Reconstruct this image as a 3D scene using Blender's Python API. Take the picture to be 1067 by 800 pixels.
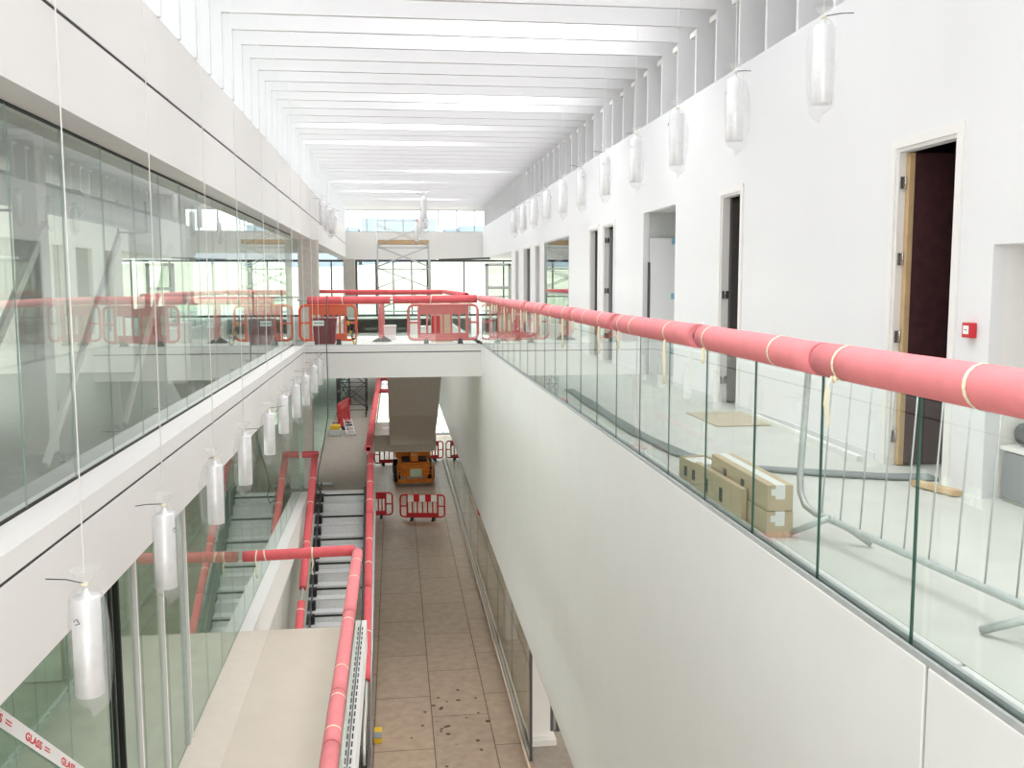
import bpy, math, random
from mathutils import Vector, Matrix
random.seed(7)
PI = math.pi
for o in list(bpy.data.objects): bpy.data.objects.remove(o)
sc = bpy.context.scene
COL = sc.collection

# ------------------------------------------------------------------ camera, world, lights, exposure
EYE = 1.56
cam_d = bpy.data.cameras.new('camera'); cam = bpy.data.objects.new('camera', cam_d); COL.objects.link(cam)
pitch, yaw, roll = 0.10588, 0.122464, -0.0023226
fw = Vector((math.sin(yaw)*math.cos(pitch), math.cos(yaw)*math.cos(pitch), -math.sin(pitch)))
rt = Vector((math.cos(yaw), -math.sin(yaw), 0)); up = rt.cross(fw)
r2 = math.cos(roll)*rt + math.sin(roll)*up; u2 = -math.sin(roll)*rt + math.cos(roll)*up
cam.matrix_world = Matrix(((r2.x, u2.x, -fw.x, 0), (r2.y, u2.y, -fw.y, 0), (r2.z, u2.z, -fw.z, EYE), (0, 0, 0, 1)))
cam_d.sensor_width = 36; cam_d.lens = 990.57/1067*36
cam_d.clip_start = 0.05; cam_d.clip_end = 500
sc.camera = cam

w = bpy.data.worlds.new('overcast_sky'); sc.world = w; w.use_nodes = True
nt = w.node_tree; nt.nodes.clear()
out = nt.nodes.new('ShaderNodeOutputWorld'); bg = nt.nodes.new('ShaderNodeBackground')
ramp = nt.nodes.new('ShaderNodeValToRGB'); tc = nt.nodes.new('ShaderNodeTexCoord'); sep = nt.nodes.new('ShaderNodeSeparateXYZ')
nt.links.new(tc.outputs['Generated'], sep.inputs[0]); nt.links.new(sep.outputs['Z'], ramp.inputs[0])
ramp.color_ramp.elements[0].color = (0.92, 0.96, 1, 1); ramp.color_ramp.elements[0].position = 0.0
ramp.color_ramp.elements[1].color = (0.98, 0.99, 1, 1); ramp.color_ramp.elements[1].position = 0.5
nt.links.new(ramp.outputs[0], bg.inputs[0]); bg.inputs[1].default_value = 2.6
nt.links.new(bg.outputs[0], out.inputs[0])

def area(name, loc, rot, sx, sy, power, color=(1, 1, 1)):
    l = bpy.data.lights.new(name, 'AREA'); l.shape = 'RECTANGLE'; l.size = sx; l.size_y = sy
    l.energy = power; l.color = color
    o = bpy.data.objects.new(name, l); COL.objects.link(o); o.location = loc; o.rotation_euler = rot
    return o
# daylight through the rooflights between the ceiling blades
B0, BS = 12.27, 0.845        # a blade position and the blade pitch
top = area('rooflight_daylight', (1.0, 21.2, 5.88), (0, 0, 0), 6.1, 48, 1650, (1, 1, 1)); top.data.spread = math.radians(115)
# brighter rooflight panes over single bays (bay index, centre x, length, watts)
for g, cx, ln, p in ((-9, 1.2, 3.2, 16), (-4, 1.2, 3.2, 16), (1, 1.9, 2.4, 20), (2, 1.9, 2.4, 20), (7, 1.9, 2.2, 26), (8, 1.9, 2.2, 16), (11, .2, 2.4, 24), (14, .2, 2.4, 24), (21, 1.9, 1.8, 20), (25, -.2, 1.8, 20), (29, -.2, 1.8, 16), (33, 1.2, 1.8, 16)):
    area('rooflight_daylight', (cx, B0+BS*(g+.75), 5.6), (math.radians(-35), 0, 0), ln, .35, p, (1, 1, 1))
# fill lamps added for the left rooms; daylight at the glazed far end
area('side_room_fill', (-8.6, 11, 1.6), (0, -PI/2, 0), 2.4, 22, 620, (1, .99, .96))
area('side_room_fill', (-8.6, 11, -2.3), (0, -PI/2, 0), 2.4, 22, 380, (1, 1, .97))
area('end_window_daylight', (0.5, 57.5, -2.3), (PI/2, 0, 0), 8, 2.6, 900, (.95, 1, 1))
area('front_fill', (0.2, -2.7, 3.0), (math.radians(78), 0, 0), 4.4, 3.2, 150, (1, .99, .97))  # fill lamps added behind the viewpoint; the front wall has no window
area('front_fill', (0.2, -2.7, -2.6), (math.radians(85), 0, 0), 4.4, 3.0, 160, (1, .99, .97))
area('lobby_fill', (8.6, 18, -6.0), (0, PI/2, 0), 2.6, 34, 900, (1, .98, .93))  # fill lamp added to brighten the ground floor; no lobby window is built
area('end_window_daylight', (3.0, 57.5, -6.0), (PI/2, 0, 0), 9, 2.8, 1100, (.95, 1, 1))
sc.view_settings.view_transform = 'Standard'; sc.view_settings.look = 'None'
sc.view_settings.exposure = 0.25; sc.view_settings.gamma = 1.0; sc.view_settings.use_curve_mapping = False
sc.cycles.max_bounces = 14; sc.cycles.transparent_max_bounces = 40; sc.cycles.diffuse_bounces = 6
sc.cycles.glossy_bounces = 6; sc.cycles.sample_clamp_indirect = 8; sc.cycles.caustics_reflective = False

# ------------------------------------------------------------------ materials
MATS = {}
def mat(name, col, rough=.6, metal=0, noise=0, nscale=6, spec=.3, bump=0, bscale=40, col2=None):
    m = bpy.data.materials.new(name); m.use_nodes = True; n = m.node_tree.nodes; L = m.node_tree.links
    b = n['Principled BSDF']; b.inputs['Base Color'].default_value = (*col, 1)
    b.inputs['Roughness'].default_value = rough; b.inputs['Metallic'].default_value = metal
    b.inputs['Specular IOR Level'].default_value = spec
    if noise or col2:
        t = n.new('ShaderNodeTexCoord'); x = n.new('ShaderNodeTexNoise'); x.inputs['Scale'].default_value = nscale
        x.inputs['Detail'].default_value = 6
        L.new(t.outputs['Object'], x.inputs['Vector'])
        r = n.new('ShaderNodeValToRGB'); r.color_ramp.elements[0].position = .3; r.color_ramp.elements[1].position = .7
        a = col2 or tuple(c*(1-noise) for c in col)
        r.color_ramp.elements[0].color = (*a, 1); r.color_ramp.elements[1].color = (*col, 1)
        L.new(x.outputs['Fac'], r.inputs[0]); L.new(r.outputs[0], b.inputs['Base Color'])
    if bump:
        t = n.new('ShaderNodeTexCoord'); x = n.new('ShaderNodeTexNoise'); x.inputs['Scale'].default_value = bscale
        L.new(t.outputs['Object'], x.inputs['Vector'])
        bp = n.new('ShaderNodeBump'); bp.inputs['Strength'].default_value = bump; bp.inputs['Distance'].default_value = .02
        L.new(x.outputs['Fac'], bp.inputs['Height']); L.new(bp.outputs[0], b.inputs['Normal'])
    MATS[name] = m; return m
def glass(name, tint, refl=.96, base=.035):
    m = bpy.data.materials.new(name); m.use_nodes = True; n = m.node_tree.nodes; L = m.node_tree.links; n.clear()
    o = n.new('ShaderNodeOutputMaterial'); mix = n.new('ShaderNodeMixShader'); t = n.new('ShaderNodeBsdfTransparent'); g = n.new('ShaderNodeBsdfGlossy')
    g.inputs['Roughness'].default_value = 0.0; g.inputs['Color'].default_value = (.95, .98, .96, 1)
    t.inputs['Color'].default_value = (*tint, 1)
    lw = n.new('ShaderNodeLayerWeight'); lw.inputs['Blend'].default_value = .5
    p = n.new('ShaderNodeMath'); p.operation = 'POWER'; p.inputs[1].default_value = 5
    q = n.new('ShaderNodeMath'); q.operation = 'MULTIPLY_ADD'; q.inputs[1].default_value = refl; q.inputs[2].default_value = base; q.use_clamp = True
    L.new(lw.outputs['Facing'], p.inputs[0]); L.new(p.outputs[0], q.inputs[0]); L.new(q.outputs[0], mix.inputs[0])
    L.new(t.outputs[0], mix.inputs[1]); L.new(g.outputs[0], mix.inputs[2]); L.new(mix.outputs[0], o.inputs[0])
    MATS[name] = m; return m
white = mat('white_paint', (.83, .815, .795), .55, noise=.015, nscale=1.2)
wallw = mat('wall_paint', (.80, .80, .815), .6, noise=.012, nscale=.8)
bulk = mat('bulkhead_plaster', (.82, .81, .80), .5, noise=.03, nscale=1.6, bump=.03, bscale=7)
ceilw = mat('ceiling_white', (.77, .77, .785), .7)
grey_panel = mat('recess_panel_grey', (.60, .61, .60), .6, noise=.03)
dark = mat('shadow_gap_black', (.03, .025, .025), .5)
concrete = mat('raw_concrete', (.60, .565, .52), .85, noise=.16, nscale=14, bump=.1)
slabf = mat('screed_floor', (.66, .655, .62), .45, noise=.08, nscale=3)
landf = mat('landing_floor', (.66, .585, .50), .6, noise=.05, nscale=2.5)
l1f = mat("upper_concourse_floor", (.37, .325, .28), .8, noise=.15, nscale=9)
roomf = mat('room_floor', (.34, .36, .34), .7, noise=.2, nscale=5)
gwall = mat('room_wall', (.66, .67, .63), .8, noise=.1, nscale=2)
gwall_low = mat('room_wall_green_grey', (.42, .52, .42), .8, noise=.25, nscale=3)
storew = mat('store_room_wall', (.13, .10, .09), .8)  # dark colour stands in for the shade of the enclosed rooms
foam = mat('red_foam', (.83, .15, .17), .75, noise=.10, nscale=9, bump=.15, bscale=18, spec=.25)
foam_lit = mat('lit_red_foam', (.86, .27, .29), .75, noise=.08, nscale=9, bump=.12, bscale=18, spec=.25)  # same red foam, strong light painted in as a paler colour
foam_in = mat('red_foam_inner', (.25, .03, .04), .9)
tape = mat('cream_tape', (.90, .84, .62), .6)
steel = mat('galvanised_steel', (.62, .65, .65), .45, .5, noise=.15, nscale=25)
alu = mat('brushed_aluminium', (.62, .64, .65), .45, .5, noise=.12, nscale=20)
tread = mat('step_protection_sheet', (.74, .76, .76), .5, .05, noise=.12, nscale=18)
black = mat('black_rubber', (.02, .02, .02), .6)
darkst = mat('dark_grey_steel', (.10, .10, .11), .5, .3)
hazedpl = mat('hazed_red_plastic', (.72, .20, .20), .5, noise=.08)  # red plastic, paled in its colour for the haze and glass before it
redpl = mat('red_plastic', (.62, .035, .045), .45, noise=.08)
orangepl = mat('orange_plastic', (.80, .13, .06), .45, noise=.08)
whitepl = mat('white_reflective', (.9, .9, .9), .4)
orange = mat('orange_machine_paint', (.75, .24, .03), .45, noise=.15, nscale=8)
greenpl = mat('pale_green_board', (.45, .55, .38), .5)
card = mat('cardboard', (.64, .51, .36), .85, noise=.08)
cardin = mat('cardboard_shadow_side', (.50, .38, .25), .85)
timber = mat('bare_timber', (.62, .43, .24), .7, noise=.15, nscale=12)
maroon = mat('dark_maroon_veneer', (.085, .032, .036), .5, noise=.3, nscale=14)
greyleaf = mat('dark_grey_brown_door', (.10, .09, .085), .6, noise=.1)
chrome = mat('steel_ironmongery', (.45, .45, .45), .25, .9)
cable_m = mat('grey_cable_sheath', (.28, .30, .31), .6)
pipe_m = mat('pipe_insulation_grey', (.20, .21, .22), .8, noise=.3, nscale=20)
maroonpl = mat('maroon_bin_plastic', (.22, .03, .045), .5)
yellow = mat('yellow_plastic', (.80, .52, .04), .5)
lampw = mat('lamp_aluminium_white', (.90, .90, .91), .33, .35, spec=.6)
stripw = mat('reflective_sheet_white', (.97, .97, .97), .3)
stripe_red = mat('sign_red', (.72, .02, .03), .5)
grass = mat('hillside_grass', (.62, .67, .52), .9, noise=.3, nscale=.25)
plyfl = mat('boarded_floor_plain', (.42, .36, .28), .8, noise=.1)
gl = glass('clear_balustrade_glass', (.955, .985, .968), base=.02)
gl_left = glass('green_tinted_screen_glass', (.92, .945, .93), base=.06)
gl_low = glass('deep_green_screen_glass', (.895, .94, .905), base=.05)
gl_win = glass('window_glass', (.97, .99, .98), base=.03)
gedge = mat('glass_edge_green', (.045, .12, .09), .3)
gedge_m = mat('glass_edge_mid_green', (.16, .25, .21), .3)
gedge_l = mat('glass_edge_pale_green', (.36, .48, .42), .3)
# polythene bag
def bagmat():
    m = bpy.data.materials.new('polythene_bag'); m.use_nodes = True; n = m.node_tree.nodes; L = m.node_tree.links; n.clear()
    o = n.new('ShaderNodeOutputMaterial'); mix = n.new('ShaderNodeMixShader'); t = n.new('ShaderNodeBsdfTransparent'); p = n.new('ShaderNodeBsdfPrincipled')
    p.inputs['Base Color'].default_value = (.95, .95, .96, 1); p.inputs['Roughness'].default_value = .4
    t.inputs[0].default_value = (.97, .97, .97, 1)
    x = n.new('ShaderNodeTexNoise'); x.inputs['Scale'].default_value = 11; tcx = n.new('ShaderNodeTexCoord'); L.new(tcx.outputs['Object'], x.inputs['Vector'])
    r = n.new('ShaderNodeMapRange'); r.inputs[3].default_value = .03; r.inputs[4].default_value = .24
    L.new(x.outputs['Fac'], r.inputs[0]); L.new(r.outputs[0], mix.inputs[0])
    b = n.new('ShaderNodeBump'); b.inputs['Strength'].default_value = .08; b.inputs['Distance'].default_value = .01; L.new(x.outputs['Fac'], b.inputs['Height']); L.new(b.outputs[0], p.inputs['Normal'])
    L.new(t.outputs[0], mix.inputs[1]); L.new(p.outputs[0], mix.inputs[2]); L.new(mix.outputs[0], o.inputs[0]); return m
bag_m = bagmat()
# ground floor: protection boards with tight joints, mud spots
def boardmat():
    m = bpy.data.materials.new('hardboard_floor_protection'); m.use_nodes = True; n = m.node_tree.nodes; L = m.node_tree.links
    b = n['Principled BSDF']; b.inputs['Roughness'].default_value = .42; b.inputs['Specular IOR Level'].default_value = .45
    t = n.new('ShaderNodeTexCoord'); mp = n.new('ShaderNodeMapping'); mp.inputs['Rotation'].default_value = (0, 0, PI/2); mp.inputs['Location'].default_value = (0.2, .55, 0)
    L.new(t.outputs['Object'], mp.inputs[0])
    br = n.new('ShaderNodeTexBrick'); br.offset = .42; br.inputs['Scale'].default_value = 1
    br.inputs['Brick Width'].default_value = 2.44; br.inputs['Row Height'].default_value = 1.22; br.inputs['Mortar Size'].default_value = .012; br.inputs['Mortar Smooth'].default_value = 0
    br.inputs['Color1'].default_value = (.46, .345, .255, 1); br.inputs['Color2'].default_value = (.40, .305, .228, 1); br.inputs['Mortar'].default_value = (.13, .09, .065, 1)
    L.new(mp.outputs[0], br.inputs['Vector'])
    x = n.new('ShaderNodeTexNoise'); x.inputs['Scale'].default_value = 5; x.inputs['Detail'].default_value = 8; L.new(t.outputs['Object'], x.inputs['Vector'])
    r = n.new('ShaderNodeValToRGB'); r.color_ramp.elements[0].position = .3; r.color_ramp.elements[0].color = (.82, .80, .77, 1); r.color_ramp.elements[1].position = .65; r.color_ramp.elements[1].color = (1, 1, 1, 1)
    L.new(x.outputs['Fac'], r.inputs[0])
    mu = n.new('ShaderNodeMixRGB'); mu.blend_type = 'MULTIPLY'; mu.inputs[0].default_value = 1; L.new(br.outputs[0], mu.inputs[1]); L.new(r.outputs[0], mu.inputs[2])
    L.new(mu.outputs[0], b.inputs['Base Color'])
    return m
boards = boardmat()
mud = mat('mud', (.14, .08, .05), .9)

# ------------------------------------------------------------------ mesh helpers
class MB:
    def __init__(s): s.v = []; s.f = []; s.m = []; s.sm = []
    def quad(s, pts, m=0, sm=False):
        i = len(s.v); s.v += [tuple(p) for p in pts]; s.f.append(tuple(range(i, i+len(pts)))); s.m.append(m); s.sm.append(sm)
    def box(s, x0, x1, y0, y1, z0, z1, m=0, mats=None):
        i = len(s.v)
        s.v += [(x0,y0,z0),(x1,y0,z0),(x1,y1,z0),(x0,y1,z0),(x0,y0,z1),(x1,y0,z1),(x1,y1,z1),(x0,y1,z1)]
        fs = [(0,3,2,1),(4,5,6,7),(0,1,5,4),(1,2,6,5),(2,3,7,6),(3,0,4,7)]   # -z +z -y +x +y -x
        for k, f in enumerate(fs):
            s.f.append(tuple(i+a for a in f)); s.m.append(mats[k] if mats else m); s.sm.append(False)
        return s
    def obox(s, c, ax, ay, az, m=0):        # oriented box: half-axes
        c = Vector(c); ax = Vector(ax); ay = Vector(ay); az = Vector(az); i = len(s.v)
        for dz in (-1, 1):
            for dx, dy in ((-1,-1),(1,-1),(1,1),(-1,1)): s.v.append(tuple(c+dx*ax+dy*ay+dz*az))
        for f in [(0,3,2,1),(4,5,6,7),(0,1,5,4),(1,2,6,5),(2,3,7,6),(3,0,4,7)]:
            s.f.append(tuple(i+a for a in f)); s.m.append(m); s.sm.append(False)
        return s
    def tube(s, path, r, n=12, m=0, caps=True, closed=False, rr=None, jit=0):
        P = [Vector(p) for p in path]; N = len(P); rings = []
        prev = None
        for k, p in enumerate(P):
            if closed: d = (P[(k+1) % N]-P[k-1])
            else: d = (P[min(k+1, N-1)]-P[max(k-1, 0)])
            d.normalize()
            if prev is None:
                a = Vector((0, 0, 1)) if abs(d.z) < .9 else Vector((1, 0, 0))
                a = (a - d*a.dot(d)).normalized()
            else: a = (prev - d*prev.dot(d)).normalized()
            prev = a; b = d.cross(a); rad = rr[k] if rr else r; base = len(s.v)
            for j in range(n):
                t = 2*PI*j/n; q = rad*(1+(random.uniform(-jit, jit) if jit else 0)); s.v.append(tuple(p + q*(math.cos(t)*a + math.sin(t)*b)))
            rings.append(base)
        for k in range(N if closed else N-1):
            A, B = rings[k], rings[(k+1) % N]
            for j in range(n):
                s.f.append((A+j, A+(j+1) % n, B+(j+1) % n, B+j)); s.m.append(m); s.sm.append(True)
        if caps and not closed:
            s.f.append(tuple(rings[0]+j for j in reversed(range(n)))); s.m.append(m); s.sm.append(False)
            s.f.append(tuple(rings[-1]+j for j in range(n))); s.m.append(m); s.sm.append(False)
        return s
    def hollow(s, p0, p1, ro, ri, n=20, m=0, mi=1, seg=6, jit=.0, sag=0):
        p0 = Vector(p0); p1 = Vector(p1); path = []
        for k in range(seg+1):
            t = k/seg; p = p0.lerp(p1, t); p.z -= sag*4*t*(1-t); path.append(p)
        s.tube(path, ro, n, m, caps=False, jit=0, rr=[ro*(1+random.uniform(-jit, jit)) for _ in path])
        a = len(s.v)-n*(seg+1); b = len(s.v)
        s.tube(path, ri, n, mi, caps=False)
        for k in (0, seg):
            for j in range(n):
                q = (a+k*n+j, a+k*n+(j+1) % n, b+k*n+(j+1) % n, b+k*n+j)
                s.f.append(q if k else q[::-1]); s.m.append(m); s.sm.append(False)
        return s
    def lathe(s, c, prof, n=20, m=0):
        c = Vector(c); base = len(s.v)
        for r, z in prof:
            for j in range(n):
                t = 2*PI*j/n; s.v.append((c.x+r*math.cos(t), c.y+r*math.sin(t), c.z+z))
        for k in range(len(prof)-1):
            for j in range(n):
                A = base+k*n; B = A+n; s.f.append((A+j, A+(j+1) % n, B+(j+1) % n, B+j)); s.m.append(m); s.sm.append(True)
        return s
    def build(s, name, mats, parent=None, off=None, bevel=0):
        me = bpy.data.meshes.new(name)
        if off: s.v = [(a-off[0], b-off[1], c-off[2]) for a, b, c in s.v]
        me.from_pydata(s.v, [], s.f)
        for mm in (mats if isinstance(mats, (list, tuple)) else [mats]): me.materials.append(mm)
        for p, m, sm in zip(me.polygons, s.m, s.sm): p.material_index = m; p.use_smooth = sm
        me.update(); o = bpy.data.objects.new(name, me); COL.objects.link(o)
        if parent: o.parent = parent
        elif off: o.location = off
        if bevel:
            b = o.modifiers.new('bevel', 'BEVEL'); b.width = bevel; b.segments = 2; b.limit_method = 'ANGLE'
        return o
def tag(o, label, cat, group=None, kind=None):
    o['label'] = label; o['category'] = cat
    if group: o['group'] = group
    if kind: o['kind'] = kind
    return o
def thing(name, label, cat, loc=(0, 0, 0), rz=0, group=None):
    o = bpy.data.objects.new(name, None); COL.objects.link(o); o.location = loc; o.rotation_euler = (0, 0, rz); o.empty_display_size = .1
    return tag(o, label, cat, group)
def struct(name, mb, mats, parent=None, bevel=0):
    o = mb.build(name, mats, parent, bevel=bevel)
    o['kind'] = 'structure'
    return o
def copy_tree(o, parent=None):
    c = o.copy(); COL.objects.link(c); c.parent = parent
    for ch in list(o.children):
        copy_tree(ch, c)
    return c
ORD = ['nearest', 'second', 'third', 'fourth', 'fifth', 'sixth', 'seventh', 'eighth', 'ninth', 'tenth', 'eleventh', 'twelfth', 'thirteenth', 'fourteenth', 'fifteenth', 'sixteenth']
def bx(*a): return MB().box(*a)

# ------------------------------------------------------------------ STRUCTURE
Z1, Z0 = -3.85, -7.75
XL, XR = -2.2, 2.13          # faces of the void
GL = -2.49                   # left glass plane
WR = 4.18                    # right wall plane
YB = -3.0
# ground floor
f = MB().box(-9, 9, YB, 58, Z0-.3, Z0)
struct('floor', f, boards)
# level 1 floor on the left, with narrow ledge along the escalator
f = MB().box(-9, GL, YB, 58, Z1-.65, Z1-.02)
struct('floor_left_middle', f, gwall_low)
f = MB().box(GL, -2.28, 14.8, 24.9, Z1-.65, Z1)
struct('trim_1', f, white)
struct('trim_5', MB().box(GL+.001, -2.02, YB+.01, 14.79, Z1+.0005, Z1+.005), mat('landing_edge_strip', (.70, .63, .55), .6, noise=.04))
f = MB().box(GL, -.645, YB, 14.8, Z1-.45, Z1)
struct('floor_landing', f, landf)
f = MB().box(GL, -.80, 24.9, 58, Z1-.6, Z1)
struct('floor_concourse', f, l1f)
f = MB().box(-.80, 1.42, 34.0, 37.2, Z1-.6, Z1); f.box(2.3, 9, YB, 58, Z1-.6, Z1)
struct('floor_right_middle', f, l1f)
# level 2 floors
f = MB().box(-9, -2.35, YB, 58, -.70, -.02)
struct('floor_left_upper', f, roomf)
f = MB().box(2.3, WR+4.6, YB, 45.6, -.62, 0)
struct('floor_walkway', f, slabf)
f = MB().box(-2.35, 2.3, 23.75, 27.5, -.60, 0.0); f.box(-2.35, 2.3, 42, 45.6, -.6, 0)
struct('floor_bridge', f, slabf)
# left slab-edge fascia with shadow gap
def fascia_left(n, y0, y1):
    f = MB()
    f.box(-2.35, XL, y0, y1, -.76, -.125, 0); f.box(-2.35, XL, y0, y1, -.10, .045, 0); f.box(-2.34, XL-.008, y0, y1, -.126, -.099, 1)
    f.box(GL-.1, -2.35, y0, y1, -.05, .0455, 0)
    f.box(GL-.1, -2.35, y0, y1, -.76, -.70, 0)
    struct(n, f, [white, dark])
fascia_left('trim_2', YB, 23.6)
fascia_left('trim_3', 27.5, 45.2)
f = MB(); f.box(-2.35, XR, 23.6, 23.75, -.76, -.145, 0); f.box(-2.35, XR, 23.6, 23.75, -.12, .03, 0); f.box(-2.35, XR, 23.63, 23.74, -.146, -.119, 1)
f.box(-2.35, 2.3, 23.75, 27.5, -.76, -.60, 0)
f.box(-2.35, XR, 42, 42.1, -.76, .03, 0)
struct('trim_4', f, [white, dark])
# left upper fascia band with shadow gap
f = MB(); f.box(-2.6, XL, YB, 45.2, 2.74, 3.355, 0); f.box(-2.6, XL, YB, 45.2, 3.385, 4.09, 0); f.box(-2.58, XL-.008, YB, 45.2, 3.354, 3.386, 1)
struct('wall_left', f, [white, dark])
# right bulkhead
f = MB(); f.box(XR, 2.3, 3.512, 58, -4.45, 0.0); f.box(XR, 2.3, YB, 3.488, -4.45, 0.0); f.box(2.16, 2.3, 3.48, 3.52, -4.45, -.05, 1)
f.box(2.3, 9, YB, 58, -4.46, -4.44, 0)
struct('wall_right_bulkhead', f, [bulk, dark], bevel=.006)
# right wall with door openings
OPEN = [(4.6, 6.27, 1.82), (6.75, 7.62, 2.66), (11.22, 11.92, 2.66), (13.95, 15.80, 2.72), (17.95, 18.85, 2.68), (19.36, 20.20, 2.68), (22.69, 26.53, 2.70), (27.30, 28.15, 2.66), (29.18, 30.7, 2.66), (32.0, 32.8, 2.66)]
f = MB(); y = YB
for a, b, h in OPEN:
    f.box(WR, WR+.1, y, a, 0, 4.15); f.box(WR, WR+.1, a, b, h, 4.15); y = b
f.box(WR, WR+.1, y, 34.0, 0, 4.15); f.box(WR, WR+.1, 34.0, 45.2, 2.68, 4.15)
struct('wall_right', f, wallw)
# skirting strip along the right wall
f = MB(); y = 7.80
for a, b, h in OPEN[2:]:
    f.box(WR-.015, WR, y, a-.08, 0, .07); y = b+.08
struct('baseboard_right', f, wallw)
# rooms behind the right wall
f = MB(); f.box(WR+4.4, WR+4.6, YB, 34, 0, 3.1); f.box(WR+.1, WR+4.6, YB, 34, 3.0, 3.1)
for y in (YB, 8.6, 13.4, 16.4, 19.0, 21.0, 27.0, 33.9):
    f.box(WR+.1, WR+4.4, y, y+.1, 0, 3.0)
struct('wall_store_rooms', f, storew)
# roof and blades, clerestories
ceil = struct('ceiling', MB().box(-3.2, 5.2, YB, 46, 5.9, 6.1), ceilw)
rng = range(-17, 39)
for k in rng:
    y = B0+BS*k
    struct('ceiling_blade', bx(-2.17, WR, y-.035, y+.035, 5.05, 5.90), ceilw, ceil)
w1 = struct('window_1', MB().box(-2.62, -2.58, YB, 45.2, 4.09, 4.17).box(-2.62, -2.58, YB, 45.2, 5.82, 5.9), white)
struct('pane', bx(-2.61, -2.60, YB, 45.2, 4.17, 5.82), gl_win, w1)
for k in rng:
    y = B0+BS*k
    struct('fin', bx(-2.50, -2.17, y-.03, y+.03, 4.09, 5.90), ceilw, w1)
struct('fin_panel', MB().box(-2.585, -2.50, YB, 45.2, 5.55, 5.82), ceilw, w1)
w2 = struct('window_2', MB().box(4.62, 4.70, YB, 45.2, 4.15, 5.9).box(WR+.201, 4.62, YB, 45.2, 4.08, 4.15), grey_panel)
for k in rng:
    y = B0+BS*k
    struct('fin', bx(WR, 4.62, y-.03, y+.03, 4.15, 5.90), ceilw, w2)
    struct('bracket', MB().box(WR+.02, WR+.30, y+.04, y+.34, 4.97, 5.04), white, w2)
# soffit over the left screen & ceilings of rooms
struct('ceiling_left_upper', bx(-9, -2.6, YB, 45.4, 2.95, 3.1), gwall)
struct('ceiling_far', MB().box(WR+.1, 9, 34, 45.19, 2.68, 2.8), white)
struct('floor_far', bx(-2.35, 9, 45.6, 58, -.76, -.5), slabf)
# far end wall: clerestory, drop panel, glazing
f = MB(); f.box(-2.6, 4.7, 45.2, 45.4, 2.67, 3.93); f.box(-2.6, 4.7, 45.2, 45.4, 4.97, 5.9)
struct('wall_back', f, white)
w3 = struct('window_3', MB().box(-2.6, 4.7, 45.26, 45.32, 3.93, 3.97).box(-2.6, 4.7, 45.26, 45.32, 4.93, 4.97), alu)
for x in (-2.1, -1.22, -.38, .46, 1.3, 2.1, 2.96, 3.8):
    struct('mullion', bx(x-.025, x+.025, 45.24, 45.34, 3.93, 4.97), alu, w3)
struct('pane', bx(-2.6, 4.7, 45.29, 45.30, 3.97, 4.93), gl_win, w3)
w4 = struct('window_4', MB().box(-9, 9, 45.42, 45.50, 2.56, 2.66).box(-9, 9, 45.42, 45.5, 0, .1), darkst)
for x, ww in ((-6.5, .03), (-5.2, .03), (-3.9, .03), (-2.9, .03), (-1.75, .05), (-.83, .04), (-.03, .03), (.83, .03), (1.63, .10), (3.3, .03), (5.2, .03), (6.9, .03)):
    struct('mullion', bx(x-ww, x+ww, 45.40, 45.52, .1, 2.56), darkst, w4)
struct('pane', bx(-9, 9, 45.45, 45.46, .1, 2.56), gl_win, w4)
struct('transom', bx(-9, 9, 45.42, 45.5, .88, .95), alu, w4)
# end wall of the lower storeys
for k, (za, zb) in enumerate(((Z0, Z1-.6), (Z1, -.76))):
    wn = struct('window_%d' % (5+k), MB().box(-9, 9, 57.9, 58, za, za+.18).box(-9, 9, 57.9, 58, zb-.25, zb), darkst)
    for x in [-8+i*1.55 for i in range(11)]:
        struct('mullion', bx(x-.04, x+.04, 57.88, 58.0, za+.18, zb-.25), darkst, wn)
    struct('pane', bx(-9, 9, 57.94, 57.95, za+.18, zb-.25), gl_win, wn)
struct('wall_back_lower', MB().box(-9, 9, 57.9, 58.1, Z1-.6, Z1).box(-9, 9, 58.0, 58.1, -.76, 0), white)
# columns and partitions
struct('column', MB().box(-2.59, -2.06, 26.6, 27.0, 0.0, 2.74), concrete)
struct('column', MB().box(-2.3, -1.78, 44.4, 44.9, 0.0, 2.67), concrete)
struct('column', MB().box(-2.44, -2.2, 25.3, 25.7, Z1, -.76), concrete)
struct('column', MB().box(2.75, 3.05, 23.9, 24.4, Z0, -4.45), white)
struct('wall_partition', MB().box(2.60, 3.02, 18.3, 18.7, Z0+.12, -4.45).box(2.58, 3.12, 18.1, 18.9, Z0, Z0+.12), white)
struct('column', MB().box(3.06, 3.12, 18.5, 18.6, Z0+.1201, -4.45).box(3.22, 3.28, 18.7, 18.8, Z0, -4.45), darkst)
struct('floor_lobby', MB().box(2.56, 8.9, YB, 25, Z0+.0005, Z0+.01), l1f)
# left rooms outer walls with window openings, cross partitions
def outer(n, za, zb, m):
    f = MB(); f.box(-9.2, -9, YB, 45.4 if zb > 0 else 58, za, za+.7); f.box(-9.2, -9, YB, 45.4 if zb > 0 else 58, zb-.5, zb)
    for i in range(13 if zb > 0 else 16): f.box(-9.2, -9, YB+i*3.9, YB+i*3.9+.9, za+.7, zb-.5)
    struct(n, f, m)
outer('wall_left_upper_room', -.02, 2.95, gwall); outer('wall_left_middle_room', Z1, -.70, gwall_low)
struct('wall_left_ground', MB().box(-2.6, GL, YB, 58, Z0, Z1-.65), gwall)
f = MB()
for y in (4.6, 17.5): f.box(-9, -4.6, y, y+.15, 0, 2.95)
f.box(-5.3, -5.2, 4.75, 11, 0, 2.95)
struct('wall_left_partition', f, gwall)
f = MB(); f.box(-4.2, -4.1, YB, 9.2, Z1, -.70); f.box(-9, -4.6, 13.2, 13.35, Z1, -.7)
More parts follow.
